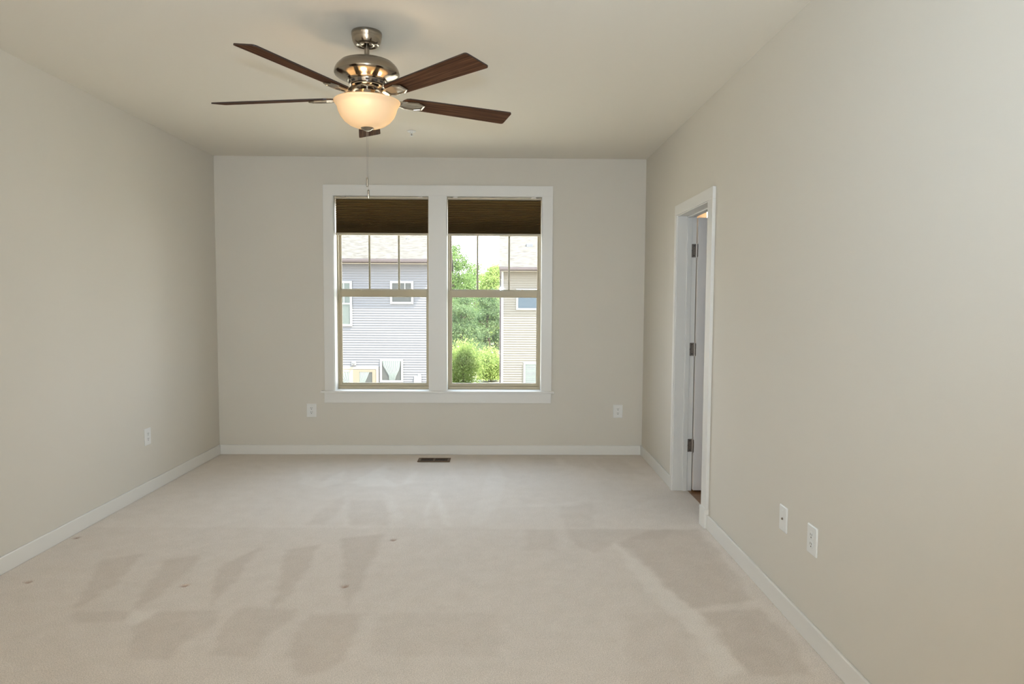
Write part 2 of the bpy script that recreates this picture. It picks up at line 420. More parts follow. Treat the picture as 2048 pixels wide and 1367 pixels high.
def poly_sd(px, py, poly):
    """signed distance of points to a polygon, positive inside"""
    P = np.array(poly); n = len(P); d = np.full(px.shape, 1e9); ins = np.zeros(px.shape, bool)
    for i in range(n):
        a, c = P[i], P[(i + 1) % n]; e = c - a
        wx, wy = px - a[0], py - a[1]
        tt = np.clip((wx * e[0] + wy * e[1]) / (e @ e + 1e-12), 0, 1)
        d = np.minimum(d, np.hypot(wx - tt * e[0], wy - tt * e[1]))
        cond = (a[1] > py) != (c[1] > py)
        with np.errstate(divide='ignore', invalid='ignore'):
            xi = a[0] + (py - a[1]) * e[0] / (e[1] if e[1] != 0 else 1e-12)
        ins ^= cond & (px < xi)
    return np.where(ins, d, -d)

def carpet():
    gx = np.unique(np.concatenate([np.linspace(XL, XR, 290)]))
    gy = np.concatenate([np.linspace(YB, 1.6, 8)[:-1], np.linspace(1.6, YF, 350)])
    X, Y = np.meshgrid(gx, gy); nx, ny = len(gx), len(gy)
    nap = np.full(X.shape, 0.5)
    rng = np.random.RandomState(3)
    # ragged edges: wobble the lookup position a little
    wob = sum(np.sin(X * a + Y * bb + ph) * am * 0.5 for a, bb, ph, am in [(31, 17, 0.3, 0.012), (-23, 41, 1.7, 0.010), (67, -13, 2.1, 0.006), (11, 73, 0.9, 0.006)])
    for v, poly in NAP:
        s = poly_sd(X + wob, Y + wob * 0.6, poly)
        k = np.clip(s / 0.035 + 0.5, 0, 1)
        if abs(v) == 0.55:
            k = np.clip(s / 0.03 + 0.5, 0, 1) * 0.45
        nap += v * 0.38 * k
    nap += rng.normal(0, 0.03, X.shape)
    nap = np.clip(nap, 0, 1)
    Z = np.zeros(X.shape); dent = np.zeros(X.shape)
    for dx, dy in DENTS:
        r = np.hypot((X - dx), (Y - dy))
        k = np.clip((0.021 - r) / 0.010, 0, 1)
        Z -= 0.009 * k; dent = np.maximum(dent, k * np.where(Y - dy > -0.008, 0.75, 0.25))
    me = bpy.data.meshes.new('floor')
    vs = np.stack([X, Y, Z], -1).reshape(-1, 3)
    i = (np.arange(ny - 1)[:, None] * nx + np.arange(nx - 1)[None, :]).ravel()
    fs = np.stack([i, i + 1, i + nx + 1, i + nx], -1)
    # the carpet's edge in the doorway
    base = len(vs)
    vs = np.concatenate([vs, [(XR, DY0, 0), (XR + 0.105, DY0, 0), (XR + 0.105, DY1, 0), (XR, DY1, 0)]])
    fs = np.concatenate([fs, [(base, base + 1, base + 2, base + 3)]])
    me.from_pydata(vs.tolist(), [], fs.tolist())
    for nm, arr in (('nap', nap), ('dent', dent)):
        at = me.attributes.new(nm, 'FLOAT', 'POINT')
        at.data.foreach_set('value', np.concatenate([arr.ravel(), np.full(4, 0.45 if nm == 'nap' else 0.0)]).astype(np.float32))
    me.materials.append(M['carpet'])
    o = bpy.data.objects.new('floor', me); C.objects.link(o)
    struct(o, 'wall to wall beige carpet with vacuum tracks')
carpet()
struct(MB().box(XL - WT, XR + 0.10, YB - WT, YF + 0.17, -0.20, -0.03).build('floor_slab', M['dark']))

# baseboards: flat board with an eased cap
def board(name, x0, x1, y0, y1, h, label):
    return struct(MB().box(x0, x1, y0, y1, 0, h).build(name, M['trim'], bevel=0.004), label)
board('baseboard_back', XL, XR, YF - 0.014, YF, 0.09, 'white baseboard under the windows')
board('baseboard_left', XL, XL + 0.014, YB, YF - 0.014, 0.093, 'white baseboard along the left wall')
b = MB().box(XR - 0.014, XR, YB, 4.246, 0, 0.093).box(XR - 0.014, XR, 5.177, YF - 0.014, 0, 0.093)
struct(b.build('baseboard_right', M['trim'], bevel=0.004), 'white baseboard either side of the doorway')

# ------------------------------------------------------------------ windows
ct = 0.019
b = MB()
b.box(-1.632, 0.468, YF - ct, YF, WZ1 + 0.006, 2.487)                     # head
b.box(-1.634, WIN[0][0] - 0.006, YF - ct, YF, 0.60, WZ1 + 0.006)          # left leg
b.box(WIN[0][1] + 0.006, WIN[1][0] - 0.006, YF - ct, YF, 0.60, WZ1 + 0.006)
b.box(WIN[1][1] + 0.006, 0.468, YF - ct, YF, 0.60, WZ1 + 0.006)
b.box(-1.638, 0.466, YF - ct, YF, 0.488, 0.581)                           # apron
for x0, x1 in WIN:                                                        # liners in the wall's thickness
    b.box(x0 - t, x0, YF - 0.012, YF + 0.17, WZ0 - t, WZ1 + t); b.box(x1, x1 + t, YF - 0.012, YF + 0.17, WZ0 - t, WZ1 + t)
    b.box(x0, x1, YF - 0.012, YF + 0.17, WZ1, WZ1 + t)
struct(b.build('trim_1', M['trim'], bevel=0.0015), 'white flat casing round the pair of windows')
b = MB().box(-1.668, 0.494, YF - 0.042, YF - 0.004, 0.581, 0.601)
for x0, x1 in WIN:
    b.box(x0, x1, YF - 0.004, YF + 0.17, 0.581, 0.601)
struct(b.build('trim_2', M['trim'], bevel=0.004), 'white window stool')

def window(idx, x0, x1, muntins, locks, label):
    root = struct(empty('window_%d' % idx, ((x0 + x1) / 2, YF + 0.14, WZ0)), label)
    z0, z1 = WZ0 + 0.001, WZ1
    fr = MB()
    for a, c in ((x0, x0 + 0.013), (x1 - 0.013, x1)):
        fr.box(a, c, 6.436, 6.50, z0 + 0.026, z1 - 0.02)
    fr.box(x0, x1, 6.436, 6.50, z0, z0 + 0.026); fr.box(x0, x1, 6.436, 6.50, z1 - 0.02, z1)
    # inner stops beside the upper sash
    fr.box(x0 + 0.013, x0 + 0.02, 6.472, 6.478, 1.53, z1 - 0.02); fr.box(x1 - 0.02, x1 - 0.013, 6.472, 6.478, 1.53, z1 - 0.02)
    fr.build('frame', M['tan_vinyl'], root, bevel=0.002)
    def sash(name, sx0, sx1, ya, yb, sz0, sz1, st, rb, rt):
        s = MB()
        s.box(sx0, sx0 + st, ya, yb, sz0, sz1); s.box(sx1 - st, sx1, ya, yb, sz0, sz1)
        s.box(sx0 + st, sx1 - st, ya, yb, sz0, sz0 + rb); s.box(sx0 + st, sx1 - st, ya, yb, sz1 - rt, sz1)
        # glazing bead, set back
        bd = 0.006
        for (a, c, d, e) in ((sx0 + st, sx0 + st + bd, sz0 + rb, sz1 - rt), (sx1 - st - bd, sx1 - st, sz0 + rb, sz1 - rt),
                             (sx0 + st, sx1 - st, sz0 + rb, sz0 + rb + bd), (sx0 + st, sx1 - st, sz1 - rt - bd, sz1 - rt)):
            s.box(a, c, ya + 0.008, yb, d, e)
        so = s.build(name, M['tan_vinyl'], root, bevel=0.002)
        ym = (ya + yb) / 2 + 0.003
        MB().box(sx0 + st - 0.004, sx1 - st + 0.004, ym, ym + 0.002, sz0 + rb - 0.004, sz1 - rt + 0.004).build('pane', M['glass'], so)
        return so, ym
    lo, ym = sash('lower_sash', x0 + 0.004, x1 - 0.004, 6.447, 6.469, z0 + 0.027, 1.531, 0.027, 0.024, 0.056)
    up, ym2 = sash('upper_sash', x0 + 0.013, x1 - 0.013, 6.473, 6.495, 1.512, z1 - 0.02, 0.012, 0.026, 0.03)
    for mx in muntins:
        MB().box(mx - 0.009, mx + 0.009, ym2 + 0.003, ym2 + 0.009, 1.512 + 0.024, z1 - 0.05).build('muntin', M['tan_vinyl'], up, bevel=0.002)
    for lx in locks:
        k = MB()
        k.prism([(-0.03, 0), (0.03, 0), (0.026, 0.006), (-0.026, 0.006)], 6.449, 6.467, lambda u, v, w, lx=lx: (lx + u, w, 1.5305 + v))
        k.lathe([(0.0, 1.5305), (0.010, 1.5305), (0.010, 1.543), (0.007, 1.546), (0.0, 1.546)], lx, 6.458, 16)
        k.prism([(-0.004, 0.008), (0.024, 0.003), (0.027, 0.007), (0.0, 0.014)], 6.452, 6.460, lambda u, v, w, lx=lx: (lx + u, w, 1.5305 + v))
        k.build('sash_lock', M['tan_vinyl'], lo, bevel=0.001)
    return root
window(1, *WIN[0], (-1.246, -0.969), (-1.345, -0.845), 'tan vinyl window overlooking the lavender house')
window(2, *WIN[1], (-0.228, 0.07), (-0.324, 0.192), 'tan vinyl window overlooking the trees and cream house')

# pleated cellular shades, pulled a fifth of the way down
def shade_at(x0, x1, label):
    y0, y1 = YF + 0.018, YF + 0.052
    root = tag(empty('cellular_shade', ((x0 + x1) / 2, (y0 + y1) / 2, WZ1 - 0.006)), label, 'window shade', 'pleated shades in the two windows')
    h = MB()
    prof = [(y0 - 0.004, 2.381), (y0 - 0.004, 2.367), (y0, 2.363), (y1, 2.363), (y1 + 0.002, 2.367), (y1 + 0.002, 2.381)]
    h.prism(prof, x0, x1, lambda u, v, w: (w, u, v)).build('headrail', M['shade_rail'], root, bevel=0.001)
    # cells: stretched near the top, stacked tighter lower down
    zt, zb = 2.3635, 2.055; n = 21
    wts = [1.55 - 0.95 * min(1.0, k / 13.0) for k in range(n)]; s = sum(wts)
    z = zt; front = [(y0 + 0.019, z)]; back = [(y1 - 0.006, z)]
    for wk in wts:
        dz = (zt - zb) * wk / s
        front += [(y0 - 0.003, z - dz * 0.5), (y0 + 0.019, z - dz)]; back += [(y1 + 0.002, z - dz * 0.5), (y1 - 0.009, z - dz)]
        z -= dz
    f = MB(); vs = []; fs = []
    for prof in (front, back):
        o = len(vs)
        for (yy, zz) in prof:
            vs += [(x0 + 0.003, yy, zz), (x1 - 0.003, yy, zz)]
        fs += [(o + 2 * k, o + 2 * k + 1, o + 2 * k + 3, o + 2 * k + 2) for k in range(len(prof) - 1)]
    m = len(front)                                     # close the ends of the cells
    for k in range(m - 1):
        for side in (0, 1):
            fs.append((2 * k + side, 2 * k + 2 + side, 2 * m + 2 * k + 2 + side, 2 * m + 2 * k + side))
    f.add(vs, fs).build('pleated_fabric', M['shade'], root)
    r = MB().prism([(y0 - 0.003, 2.056), (y0 - 0.003, 2.040), (y0 + 0.002, 2.036), (y1 - 0.002, 2.036), (y1 + 0.003, 2.040), (y1 + 0.003, 2.056)], x0, x1, lambda u, v, w: (w, u, v))
    br = r.build('bottom_rail', M['shade_rail'], root, bevel=0.001)
    xm = (x0 + x1) / 2
    MB().box(xm - 0.02, xm + 0.02, y0 - 0.007, y0 - 0.002, 2.043, 2.049).build('pull_tab', M['shade_rail'], br, bevel=0.001)
    for bx in (x0 + 0.07, x1 - 0.07):
        MB().box(bx - 0.02, bx + 0.02, y0 - 0.006, y1 - 0.004, 2.3805, 2.387).build('mounting_bracket', M['steel'], root)
shade_at(-1.527, -0.678, 'brown pleated shade in the window facing the lavender house')
shade_at(-0.498, 0.361, 'brown pleated shade in the window facing the trees')

# ------------------------------------------------------------------ doorway, casing, open door
cx = XR - 0.021
b = MB()
b.box(cx, XR, DY1 + 0.006, 5.175, 0, DZ + 0.006)                          # far leg
b.box(cx, XR, 4.25, DY0 - 0.006, 0.12, DZ + 0.006)                       # near leg
b.box(cx, XR, 4.25, 5.175, DZ + 0.006, 2.158)                            # head
b.box(XR - 0.012, XR + WT, DY1, DY1 + t, 0, DZ + t); b.box(XR - 0.012, XR + WT, DY0 - t, DY0, 0, DZ + t)   # jambs
b.box(XR - 0.012, XR + WT, DY0, DY1, DZ, DZ + t)
b.box(1.386, 1.420, DY1 - 0.011, DY1, 0, DZ); b.box(1.386, 1.420, DY0, DY0 + 0.011, 0, DZ); b.box(1.386, 1.420, DY0, DY1, DZ - 0.011, DZ)  # stops
struct(b.build('trim_3', M['trim'], bevel=0.002), 'white flat casing and jamb of the doorway')
b = MB().box(XR - 0.030, XR, 4.244, DY0 - 0.004, 0, 0.128)
struct(b.build('trim_4', M['trim'], bevel=0.003), 'white plinth block at the foot of the casing')

PX, PY = XR + WT + 0.001, DY1 - 0.003                  # hinge pins
droot = struct(empty('door_1', (PX, PY, 0.014)), 'white panel door standing open into the next room')
dw, dt, dh = 0.775, 0.035, 2.05
y1d = PY - 0.002; y0d = y1d - dt; x0d = PX + 0.0005
b = MB()
fr = [(0, 0.115, 0, dh), (dw - 0.115, dw, 0, dh), (0.115, dw - 0.115, 0, 0.22), (0.115, dw - 0.115, dh - 0.12, dh), (0.115, dw - 0.115, 0.92, 1.07)]
for a, c, d, e in fr:
    b.box(x0d + a, x0d + c, y0d, y1d, 0.014 + d, 0.014 + e)
b.build('stiles_and_rails', M['door'], droot, bevel=0.002)
for d, e in ((0.22, 0.92), (1.07, dh - 0.12)):
    p = MB().box(x0d + 0.115, x0d + dw - 0.115, y0d + 0.010, y1d - 0.010, 0.014 + d, 0.014 + e)
    p.box(x0d + 0.165, x0d + dw - 0.165, y0d + 0.004, y1d - 0.004, 0.014 + d + 0.05, 0.014 + e - 0.05)
    p.build('raised_panel', M['door'], droot, bevel=0.003)
k = MB()
for s in (-1, 1):
    yk = y0d if s < 0 else y1d
    prof = [(0.0, 0.062), (0.018, 0.060), (0.027, 0.050), (0.026, 0.038), (0.012, 0.030), (0.011, 0.010), (0.030, 0.008), (0.030, 0.0), (0.0, 0.0)]
    seg = 24; vs = []; fs = []
    for r, h in prof:
        for q in range(seg):
            a = 2 * PI * q / seg
            vs.append((x0d + dw - 0.07 + r * math.cos(a), yk + s * h, 0.96 + r * math.sin(a)))
    for i in range(len(prof) - 1):
        for q in range(seg):
            fs.append((i * seg + q, i * seg + (q + 1) % seg, (i + 1) * seg + (q + 1) % seg, (i + 1) * seg + q))
    k.add(vs, fs)
k.build('door_knob', M['steel'], droot, smooth=40)
def rounded(w, h, r, sides):
    """rectangle 0..w by -h/2..h/2 with its far corners rounded"""
    pts = [(0, -h / 2)]
    for q in range(7):
        a = -PI / 2 + PI / 2 * q / 6; pts.append((w - r + r * math.cos(a), -h / 2 + r + r * math.sin(a)))
    for q in range(7):
        a = PI / 2 * q / 6; pts.append((w - r + r * math.cos(a), h / 2 - r + r * math.sin(a)))
    pts.append((0, h / 2))
    return pts
for hz in (1.823, 1.084, 0.351):
    hg = MB().prism(rounded(0.046, 0.098, 0.014, 2), DY1 - 0.0032, DY1 - 0.0005, lambda u, v, w: (XR + WT - 0.001 - u, w, hz + v)).build('hinge', M['hinge'], droot, bevel=0.0006)
    MB().prism(rounded(0.030, 0.098, 0.012, 2), x0d - 0.0028, x0d - 0.0002, lambda u, v, w: (w, PY - 0.007 - u, hz + v)).build('door_leaf', M['hinge'], hg)
    kn = MB()
    for q in range(5):
        kn.lathe([(0.0, hz - 0.049 + q * 0.0197), (0.0065, hz - 0.049 + q * 0.0197), (0.0065, hz - 0.0305 + q * 0.0197), (0.0, hz - 0.0305 + q * 0.0197)], PX - 0.001, PY - 0.004, 14)
    kn.lathe([(0, hz - 0.053), (0.004, hz - 0.053), (0.004, hz + 0.053), (0, hz + 0.053)], PX - 0.001, PY - 0.004, 12)
    kn.build('knuckle', M['steel'], hg, smooth=40)
    for du, dv in ((0.018, 0.036), (0.034, 0.0), (0.018, -0.036)):
        MB().prism([(0.0042 * math.cos(2 * PI * q / 12), 0.0042 * math.sin(2 * PI * q / 12)) for q in range(12)], DY1 - 0.0042, DY1 - 0.003, lambda u, v, w: (XR + WT - 0.001 - du + u, w, hz + dv + v)).build('hinge_screw', M['slot'], hg)

# the next room seen through the doorway
HX0, HX1, HY0, HY1, HH = XR + WT, 3.6, 3.4, 6.9, 2.55
struct(MB().box(XR + 0.105, HX1, HY0, HY1, -0.12, 0.0).build('floor_hallway', M['oak']), 'brown hardwood beyond the doorway')
b = MB().box(HX0, HX1, HY1, HY1 + 0.1, 0, HH).box(HX1, HX1 + 0.1, HY0, HY1 + 0.1, 0, HH).box(HX0, HX1 + 0.1, HY0 - 0.1, HY0, 0, HH)
b.box(HX0, HX0 + 0.012, YF + 0.17, HY1, 0, HH)
struct(b.build('wall_hallway', M['hall_wall']), 'warm lit walls of the room beyond the doorway')
struct(MB().box(HX0, HX1 + 0.1, HY0 - 0.1, HY1 + 0.1, HH, HH + 0.1).build('ceiling_hallway', M['ceiling']))
ls = tag(empty('wall_sconce', (2.06, HY1, 2.28)), 'small bright wall lamp glimpsed above the open door', 'wall lamp')
MB().prism([(0.05 * math.cos(2 * PI * q / 20), 0.05 * math.sin(2 * PI * q / 20)) for q in range(20)], HY1 - 0.02, HY1 - 0.0005, lambda u, v, w: (2.06 + u, w, 2.22 + v)).build('back_plate', M['steel'], ls)
MB().tube([(2.06, HY1 - 0.01, 2.22), (2.06, HY1 - 0.09, 2.215), (2.06, HY1 - 0.12, 2.235)], 0.008).build('arm', M['steel'], ls, smooth=40)
m_glow, nt, p = new_mat('lit_glass_shade'); p.inputs['Base Color'].default_value = (0.9, 0.85, 0.75, 1)
p.inputs['Emission Color'].default_value = (1.0, 0.9, 0.8, 1); p.inputs['Emission Strength'].default_value = 9.5
MB().lathe([(0.0, 2.235), (0.02, 2.235), (0.032, 2.27), (0.036, 2.33), (0.036, 2.36), (0.0, 2.36)], 2.06, HY1 - 0.12, 24).build('glass_shade', m_glow, ls, smooth=40)
light('sconce_bulb', 'POINT', (2.06, HY1 - 0.12, 2.42), 0.7, (1.0, 0.55, 0.22), shadow_soft_size=0.04)

# ------------------------------------------------------------------ ceiling fan
FX, FY = -0.660, 3.41
fan = tag(empty('ceiling_fan', (FX, FY, H)), 'five blade ceiling fan of dark walnut and brushed nickel with lit bowl', 'ceiling fan')
def fl(name, prof, mat, parent=fan, seg=72, smooth=35, bevel=0):
    return MB().lathe([(r, z) for r, z in prof], FX, FY, seg).build(name, mat, parent, smooth=smooth, bevel=bevel)
can = fl('canopy', [(0.0, 2.7395), (0.072, 2.7395), (0.0735, 2.737), (0.0735, 2.724), (0.0723, 2.722), (0.0715, 2.712), (0.068, 2.696), (0.062, 2.684), (0.056, 2.678), (0.052, 2.677), (0.050, 2.680), (0.040, 2.684), (0.037, 2.679), (0.030, 2.678), (0.026, 2.682), (0.018, 2.686), (0.0, 2.686)], M['nickel'])
for a in (0.5, 2.6, 4.7):
    MB().lathe([(0, 2.727), (0.004, 2.727), (0.004, 2.733), (0, 2.733)], FX + 0.0745 * math.cos(a), FY + 0.0745 * math.sin(a), 10).build('canopy_screw', M['steel'], can)
fl('downrod', [(0.0, 2.69), (0.0125, 2.69), (0.0125, 2.60), (0.0, 2.60)], M['nickel'], seg=32)
fl('coupling', [(0.0125, 2.634), (0.018, 2.632), (0.021, 2.625), (0.026, 2.621), (0.030, 2.614), (0.031, 2.600), (0.0, 2.600)], M['nickel'], seg=40)
mot = fl('motor_housing', [(0.0, 2.607), (0.07, 2.607), (0.098, 2.603), (0.120, 2.596), (0.128, 2.592), (0.1285, 2.590), (0.139, 2.582), (0.148, 2.571), (0.154, 2.559), (0.157, 2.547), (0.157, 2.541), (0.1545, 2.536), (0.148, 2.531), (0.136, 2.5245), (0.118, 2.518), (0.100, 2.514), (0.095, 2.511), (0.092, 2.5055), (0.0, 2.5055)], M['nickel'])
# vented lower ring with slots
vr = fl('vent_ring', [(0.0, 2.506), (0.088, 2.506), (0.088, 2.502), (0.083, 2.488), (0.0, 2.488)], M['nickel'], parent=mot)
for q in range(14):
    a = 2 * PI * q / 14
    ca, sa = math.cos(a), math.sin(a)
    def fm(u, v, w, ca=ca, sa=sa):
        r = 0.088 - (2.502 - w) * 0.357 + u
        return (FX + r * ca - v * sa, FY + r * sa + v * ca, w)
    MB().prism([(-0.006, -0.010), (0.0012, -0.010), (0.0012, 0.010), (-0.006, 0.010)], 2.490, 2.5003, fm).build('vent_slot', M['slot'], vr)
fl('flywheel', [(0.0, 2.4885), (0.074, 2.4885), (0.077, 2.486), (0.077, 2.481), (0.072, 2.478), (0.0, 2.478)], M['nickel'], parent=mot)
fl('switch_neck', [(0.0, 2.479), (0.030, 2.479), (0.030, 2.455), (0.0, 2.455)], M['nickel'], seg=40)
lk = fl('light_fitter', [(0.0, 2.4575), (0.055, 2.4575), (0.0595, 2.4555), (0.061, 2.451), (0.061, 2.424), (0.058, 2.421), (0.0, 2.421)], M['nickel'])
# frosted bowl with a flared lip
bp = [(0.0, 2.2835), (0.03, 2.284), (0.06, 2.289), (0.088, 2.300), (0.112, 2.318), (0.130, 2.341), (0.140, 2.363), (0.145, 2.381), (0.150, 2.392), (0.1565, 2.400), (0.160, 2.4055), (0.1605, 2.410), (0.158, 2.4125), (0.152, 2.412), (0.147, 2.409)]
fl('glass_bowl', bp, M['bowl'], seg=96, smooth=60)
fl('fitter_rod', [(0.0, 2.43), (0.006, 2.43), (0.006, 2.285), (0.0, 2.285)], M['nickel'], parent=lk, seg=16)
fin = fl('finial', [(0.0, 2.290), (0.020, 2.2905), (0.031, 2.288), (0.032, 2.284), (0.029, 2.280), (0.022, 2.277), (0.018, 2.273), (0.010, 2.270), (0.0, 2.269)], M['nickel'], seg=40)
# pull chains: beads on a line, each ended with a slim fob
def chain(dx, dy, z0, z1, fz0, fz1, label):
    c = MB(); z = z0
    while z > z1:
        c.lathe([(0.0, z + 0.0013), (0.0011, z + 0.0007), (0.0013, z), (0.0011, z - 0.0007), (0.0, z - 0.0013)], FX + dx, FY + dy, 6)
        z -= 0.0036
    c.tube([(FX + dx, FY + dy, z0), (FX + dx, FY + dy, z1)], 0.0005, 5)
    o = c.build('pull_chain', M['steel'], fan, smooth=60); o['label'] = label
    fl_ = MB().lathe([(0.0, fz0 + 0.003), (0.0022, fz0 + 0.002), (0.0042, fz0), (0.0045, fz0 - 0.004), (0.0045, fz1 + 0.005), (0.0036, fz1 + 0.001), (0.0, fz1)], FX + dx, FY + dy, 20)
    fl_.build('chain_fob', M['nickel'], o, smooth=50)
chain(-0.004, 0.004, 2.271, 2.0445, 2.0445, 2.000, 'pull chain ending in the higher fob')
chain(0.003, -0.002, 2.271, 1.985, 1.984, 1.942, 'pull chain ending in the lower fob')

# blades: local x runs out along the blade
R0, RA, RB = 0.175, 0.781, 0.772
def blade_outline():
    pts = []
    for q in range(7):                                   # rounded root
        a = PI / 2 + PI * q / 6
        pts.append((R0 + 0.03 + 0.03 * math.cos(a), 0.05 * math.sin(a)))
    def corner(p0, p1, p2, r, n=5):
        p0, p1, p2 = map(Vector, (p0, p1, p2))
        a = p1 + (p0 - p1).normalized() * r; c = p1 + (p2 - p1).normalized() * r
        return [tuple(a.lerp(p1, s).lerp(p1.lerp(c, s), s)) for s in [k / n for k in range(n + 1)]]
    A, B, Cc, D = (R0 + 0.03, -0.05), (RB, -0.0645), (RA, 0.0645), (R0 + 0.03, 0.05)
    pts += corner(A, B, Cc, 0.016) + corner(B, Cc, D, 0.016)
    return pts
OUT = blade_outline()
def bracket_mb():
    """flat iron under the blade: arm from the hub, then a long hexagonal pad with a raised rim"""
    g = MB()
    pad = [(0.165, 0.020), (0.195, 0.034), (0.255, 0.040), (0.292, 0.022), (0.292, -0.022), (0.255, -0.040), (0.195, -0.034), (0.165, -0.020)]
    inn = [(x + (0.222 - x) * 0.16, y * 0.80) for x, y in pad]
    n = len(pad)
    vs = [(x, y, -0.0045) for x, y in pad] + [(x, y, -0.013) for x, y in pad] + [(x, y, -0.015) for x, y in inn] + [(x * 0.985 + 0.0033, y * 0.93, -0.0105) for x, y in inn]
    fs = [tuple(range(n))]
    for a in (0, n, 2 * n):
        fs += [(a + i, a + (i + 1) % n, a + n + (i + 1) % n, a + n + i) for i in range(n)]
    fs.append(tuple(range(3 * n, 4 * n))[::-1])
    g.add(vs, fs)
    return g
NB = 5
for kb in range(NB):
    th = math.radians(9.94 + 90 + 72 * kb)
    pitch = math.radians(-12.4)
    zb = 2.4285
    mb = MB().prism(OUT, -0.0032, 0.0032)
    bl = mb.build('blade', [M['walnut'], M['blade_edge']], fan, local=True)
    for pl in bl.data.polygons:
        if abs(pl.normal.z) < 0.5:
            pl.material_index = 1
    mat = Matrix.Rotation(-0.006, 4, 'Y') @ Matrix.Rotation(th, 4, 'Z') @ Matrix.Rotation(pitch, 4, 'X')
    bl.location = (0, 0, zb - H); bl.rotation_euler = mat.to_euler()
    br = bracket_mb().build('blade_bracket', M['nickel'], bl, local=True, bevel=0.0012)
    # curved arm from the flywheel down to the pad, in the fan's own frame turned into the blade's
    inv = mat.inverted()
    ctrl = [(0.040, 0, 0.046), (0.070, 0, 0.044), (0.098, 0, 0.030), (0.125, 0, 0.008), (0.148, 0, -0.006), (0.175, 0, -0.010)]
    wd = [0.026, 0.022, 0.017, 0.017, 0.020, 0.024]
    am = MB(); vs = []; fs = []
    for (u, _, z), w in zip(ctrl, wd):
        q = 1.0 if u > 0.14 else 0.0
        for sy, dz in ((-1, 0.004), (1, 0.004), (1, -0.004), (-1, -0.004)):
            rp = Matrix.Rotation(th, 4, 'Z') @ Vector((u, sy * w, z + dz))
            lp = inv @ rp
            if q:
                lp = Vector((u, sy * w, -0.0085 + dz))
            vs.append(tuple(lp))
    for i in range(len(ctrl) - 1):
        for s in range(4):
            fs.append((i * 4 + s, i * 4 + (s + 1) % 4, (i + 1) * 4 + (s + 1) % 4, (i + 1) * 4 + s))
    fs += [(3, 2, 1, 0), tuple(range(len(vs) - 4, len(vs)))]
    am.add(vs, fs).build('bracket_arm', M['nickel'], br, local=True, smooth=50)
# bulbs inside the bowl
for a in (0.4, 0.4 + 2 * PI / 3, 0.4 + 4 * PI / 3):
    light('fan_bulb', 'POINT', (FX + 0.08 * math.cos(a), FY + 0.08 * math.sin(a), 2.400), 1.1, (1.0, 0.72, 0.42), shadow_soft_size=0.022)

# ------------------------------------------------------------------ outlets and plates
def circ(r, n=24, flat=None):
    pts = []
    for q in range(n):
        a = 2 * PI * q / n
        y = r * math.sin(a)
        pts.append((r * math.cos(a), max(-flat, min(flat, y)) if flat else y))
    return pts
def rrect(w, h, r, n=4):
    pts = []
    for cxx, czz, a0 in ((w / 2 - r, h / 2 - r, 0), (-w / 2 + r, h / 2 - r, PI / 2), (-w / 2 + r, -h / 2 + r, PI), (w / 2 - r, -h / 2 + r, 3 * PI / 2)):
        for q in range(n + 1):
            a = a0 + PI / 2 * q / n
            pts.append((cxx + r * math.cos(a), czz + r * math.sin(a)))
    return pts
XZ = lambda u, v, w: (u, w, v)                          # plate faces -y
def plate_shape(w, h):
    m = MB(); o = rrect(w, h, 0.004); i = rrect(w - 0.008, h - 0.008, 0.003); n = len(o)
    vs = [(u, -0.0003, v) for u, v in o] + [(u, -0.0035, v) for u, v in o] + [(u, -0.0065, v) for u, v in i]
    fs = [tuple(range(n))] + [(a + k, a + (k + 1) % n, a + n + (k + 1) % n, a + n + k) for a in (0, n) for k in range(n)] + [tuple(range(2 * n, 3 * n))[::-1]]
    return m.add(vs, fs)
def make_outlet():
    root = empty('wall_outlet', (0, 0, 0))
    pl = plate_shape(0.089, 0.125).build('cover_plate', M['plate'], root, local=True, smooth=30)
    MB().prism(circ(0.0035, 12), -0.0078, -0.006, XZ).build('cover_screw', M['plate'], pl, local=True)
    for zz in (0.0195, -0.0195):
        rc = MB().prism([(u, v + zz) for u, v in circ(0.0172, 28, 0.0145)], -0.0085, -0.005, XZ).build('receptacle', M['plate'], root, local=True, bevel=0.0006)
        s = MB()
        s.box(-0.0078, -0.0050, -0.0089, -0.0080, zz + 0.000, zz + 0.0095); s.box(0.0050, 0.0078, -0.0089, -0.0080, zz + 0.001, zz + 0.0088)
        s.prism([(u, v + zz - 0.0072) for u, v in circ(0.0034, 14)], -0.0089, -0.0080, XZ)
        s.build('plug_slots', M['slot'], rc, local=True)
    return root
G = 'white duplex outlets on the walls'
outlets = [((-1.762, YF, 0.413), 0, 'white outlet under the windows, nearest the left corner'),
           ((1.095, YF, 0.412), 0, 'white outlet between the windows and the doorway corner'),
           ((XL, 5.045, 0.424), PI / 2, 'white outlet on the long left wall'),
           ((XR, 2.815, 0.441), -PI / 2, 'white outlet on the right wall beside the cable jack')]
proto = make_outlet()
for i, (loc, rz, lab) in enumerate(outlets):
    o = proto if i == 0 else copy_tree(proto)
    o.location = loc; o.rotation_euler = (0, 0, rz)
    tag(o, lab, 'outlet', G)
cj = tag(empty('cable_jack', (XR, 3.112, 0.437), (0, 0, -PI / 2)), 'white wall plate with a single metal cable connector', 'wall plate')
pl = plate_shape(0.082, 0.120).build('cover_plate', M['plate'], cj, local=True, smooth=30)
for zz in (0.041, -0.041):
    MB().prism([(u, v + zz) for u, v in circ(0.0035, 12)], -0.0078, -0.006, XZ).build('cover_screw', M['plate'], pl, local=True)
k = MB().prism(circ(0.0062, 6), -0.0085, -0.006, XZ).prism(circ(0.0045, 16), -0.0125, -0.0082, XZ)
k.build('coaxial_connector', M['hinge'], cj, local=True)

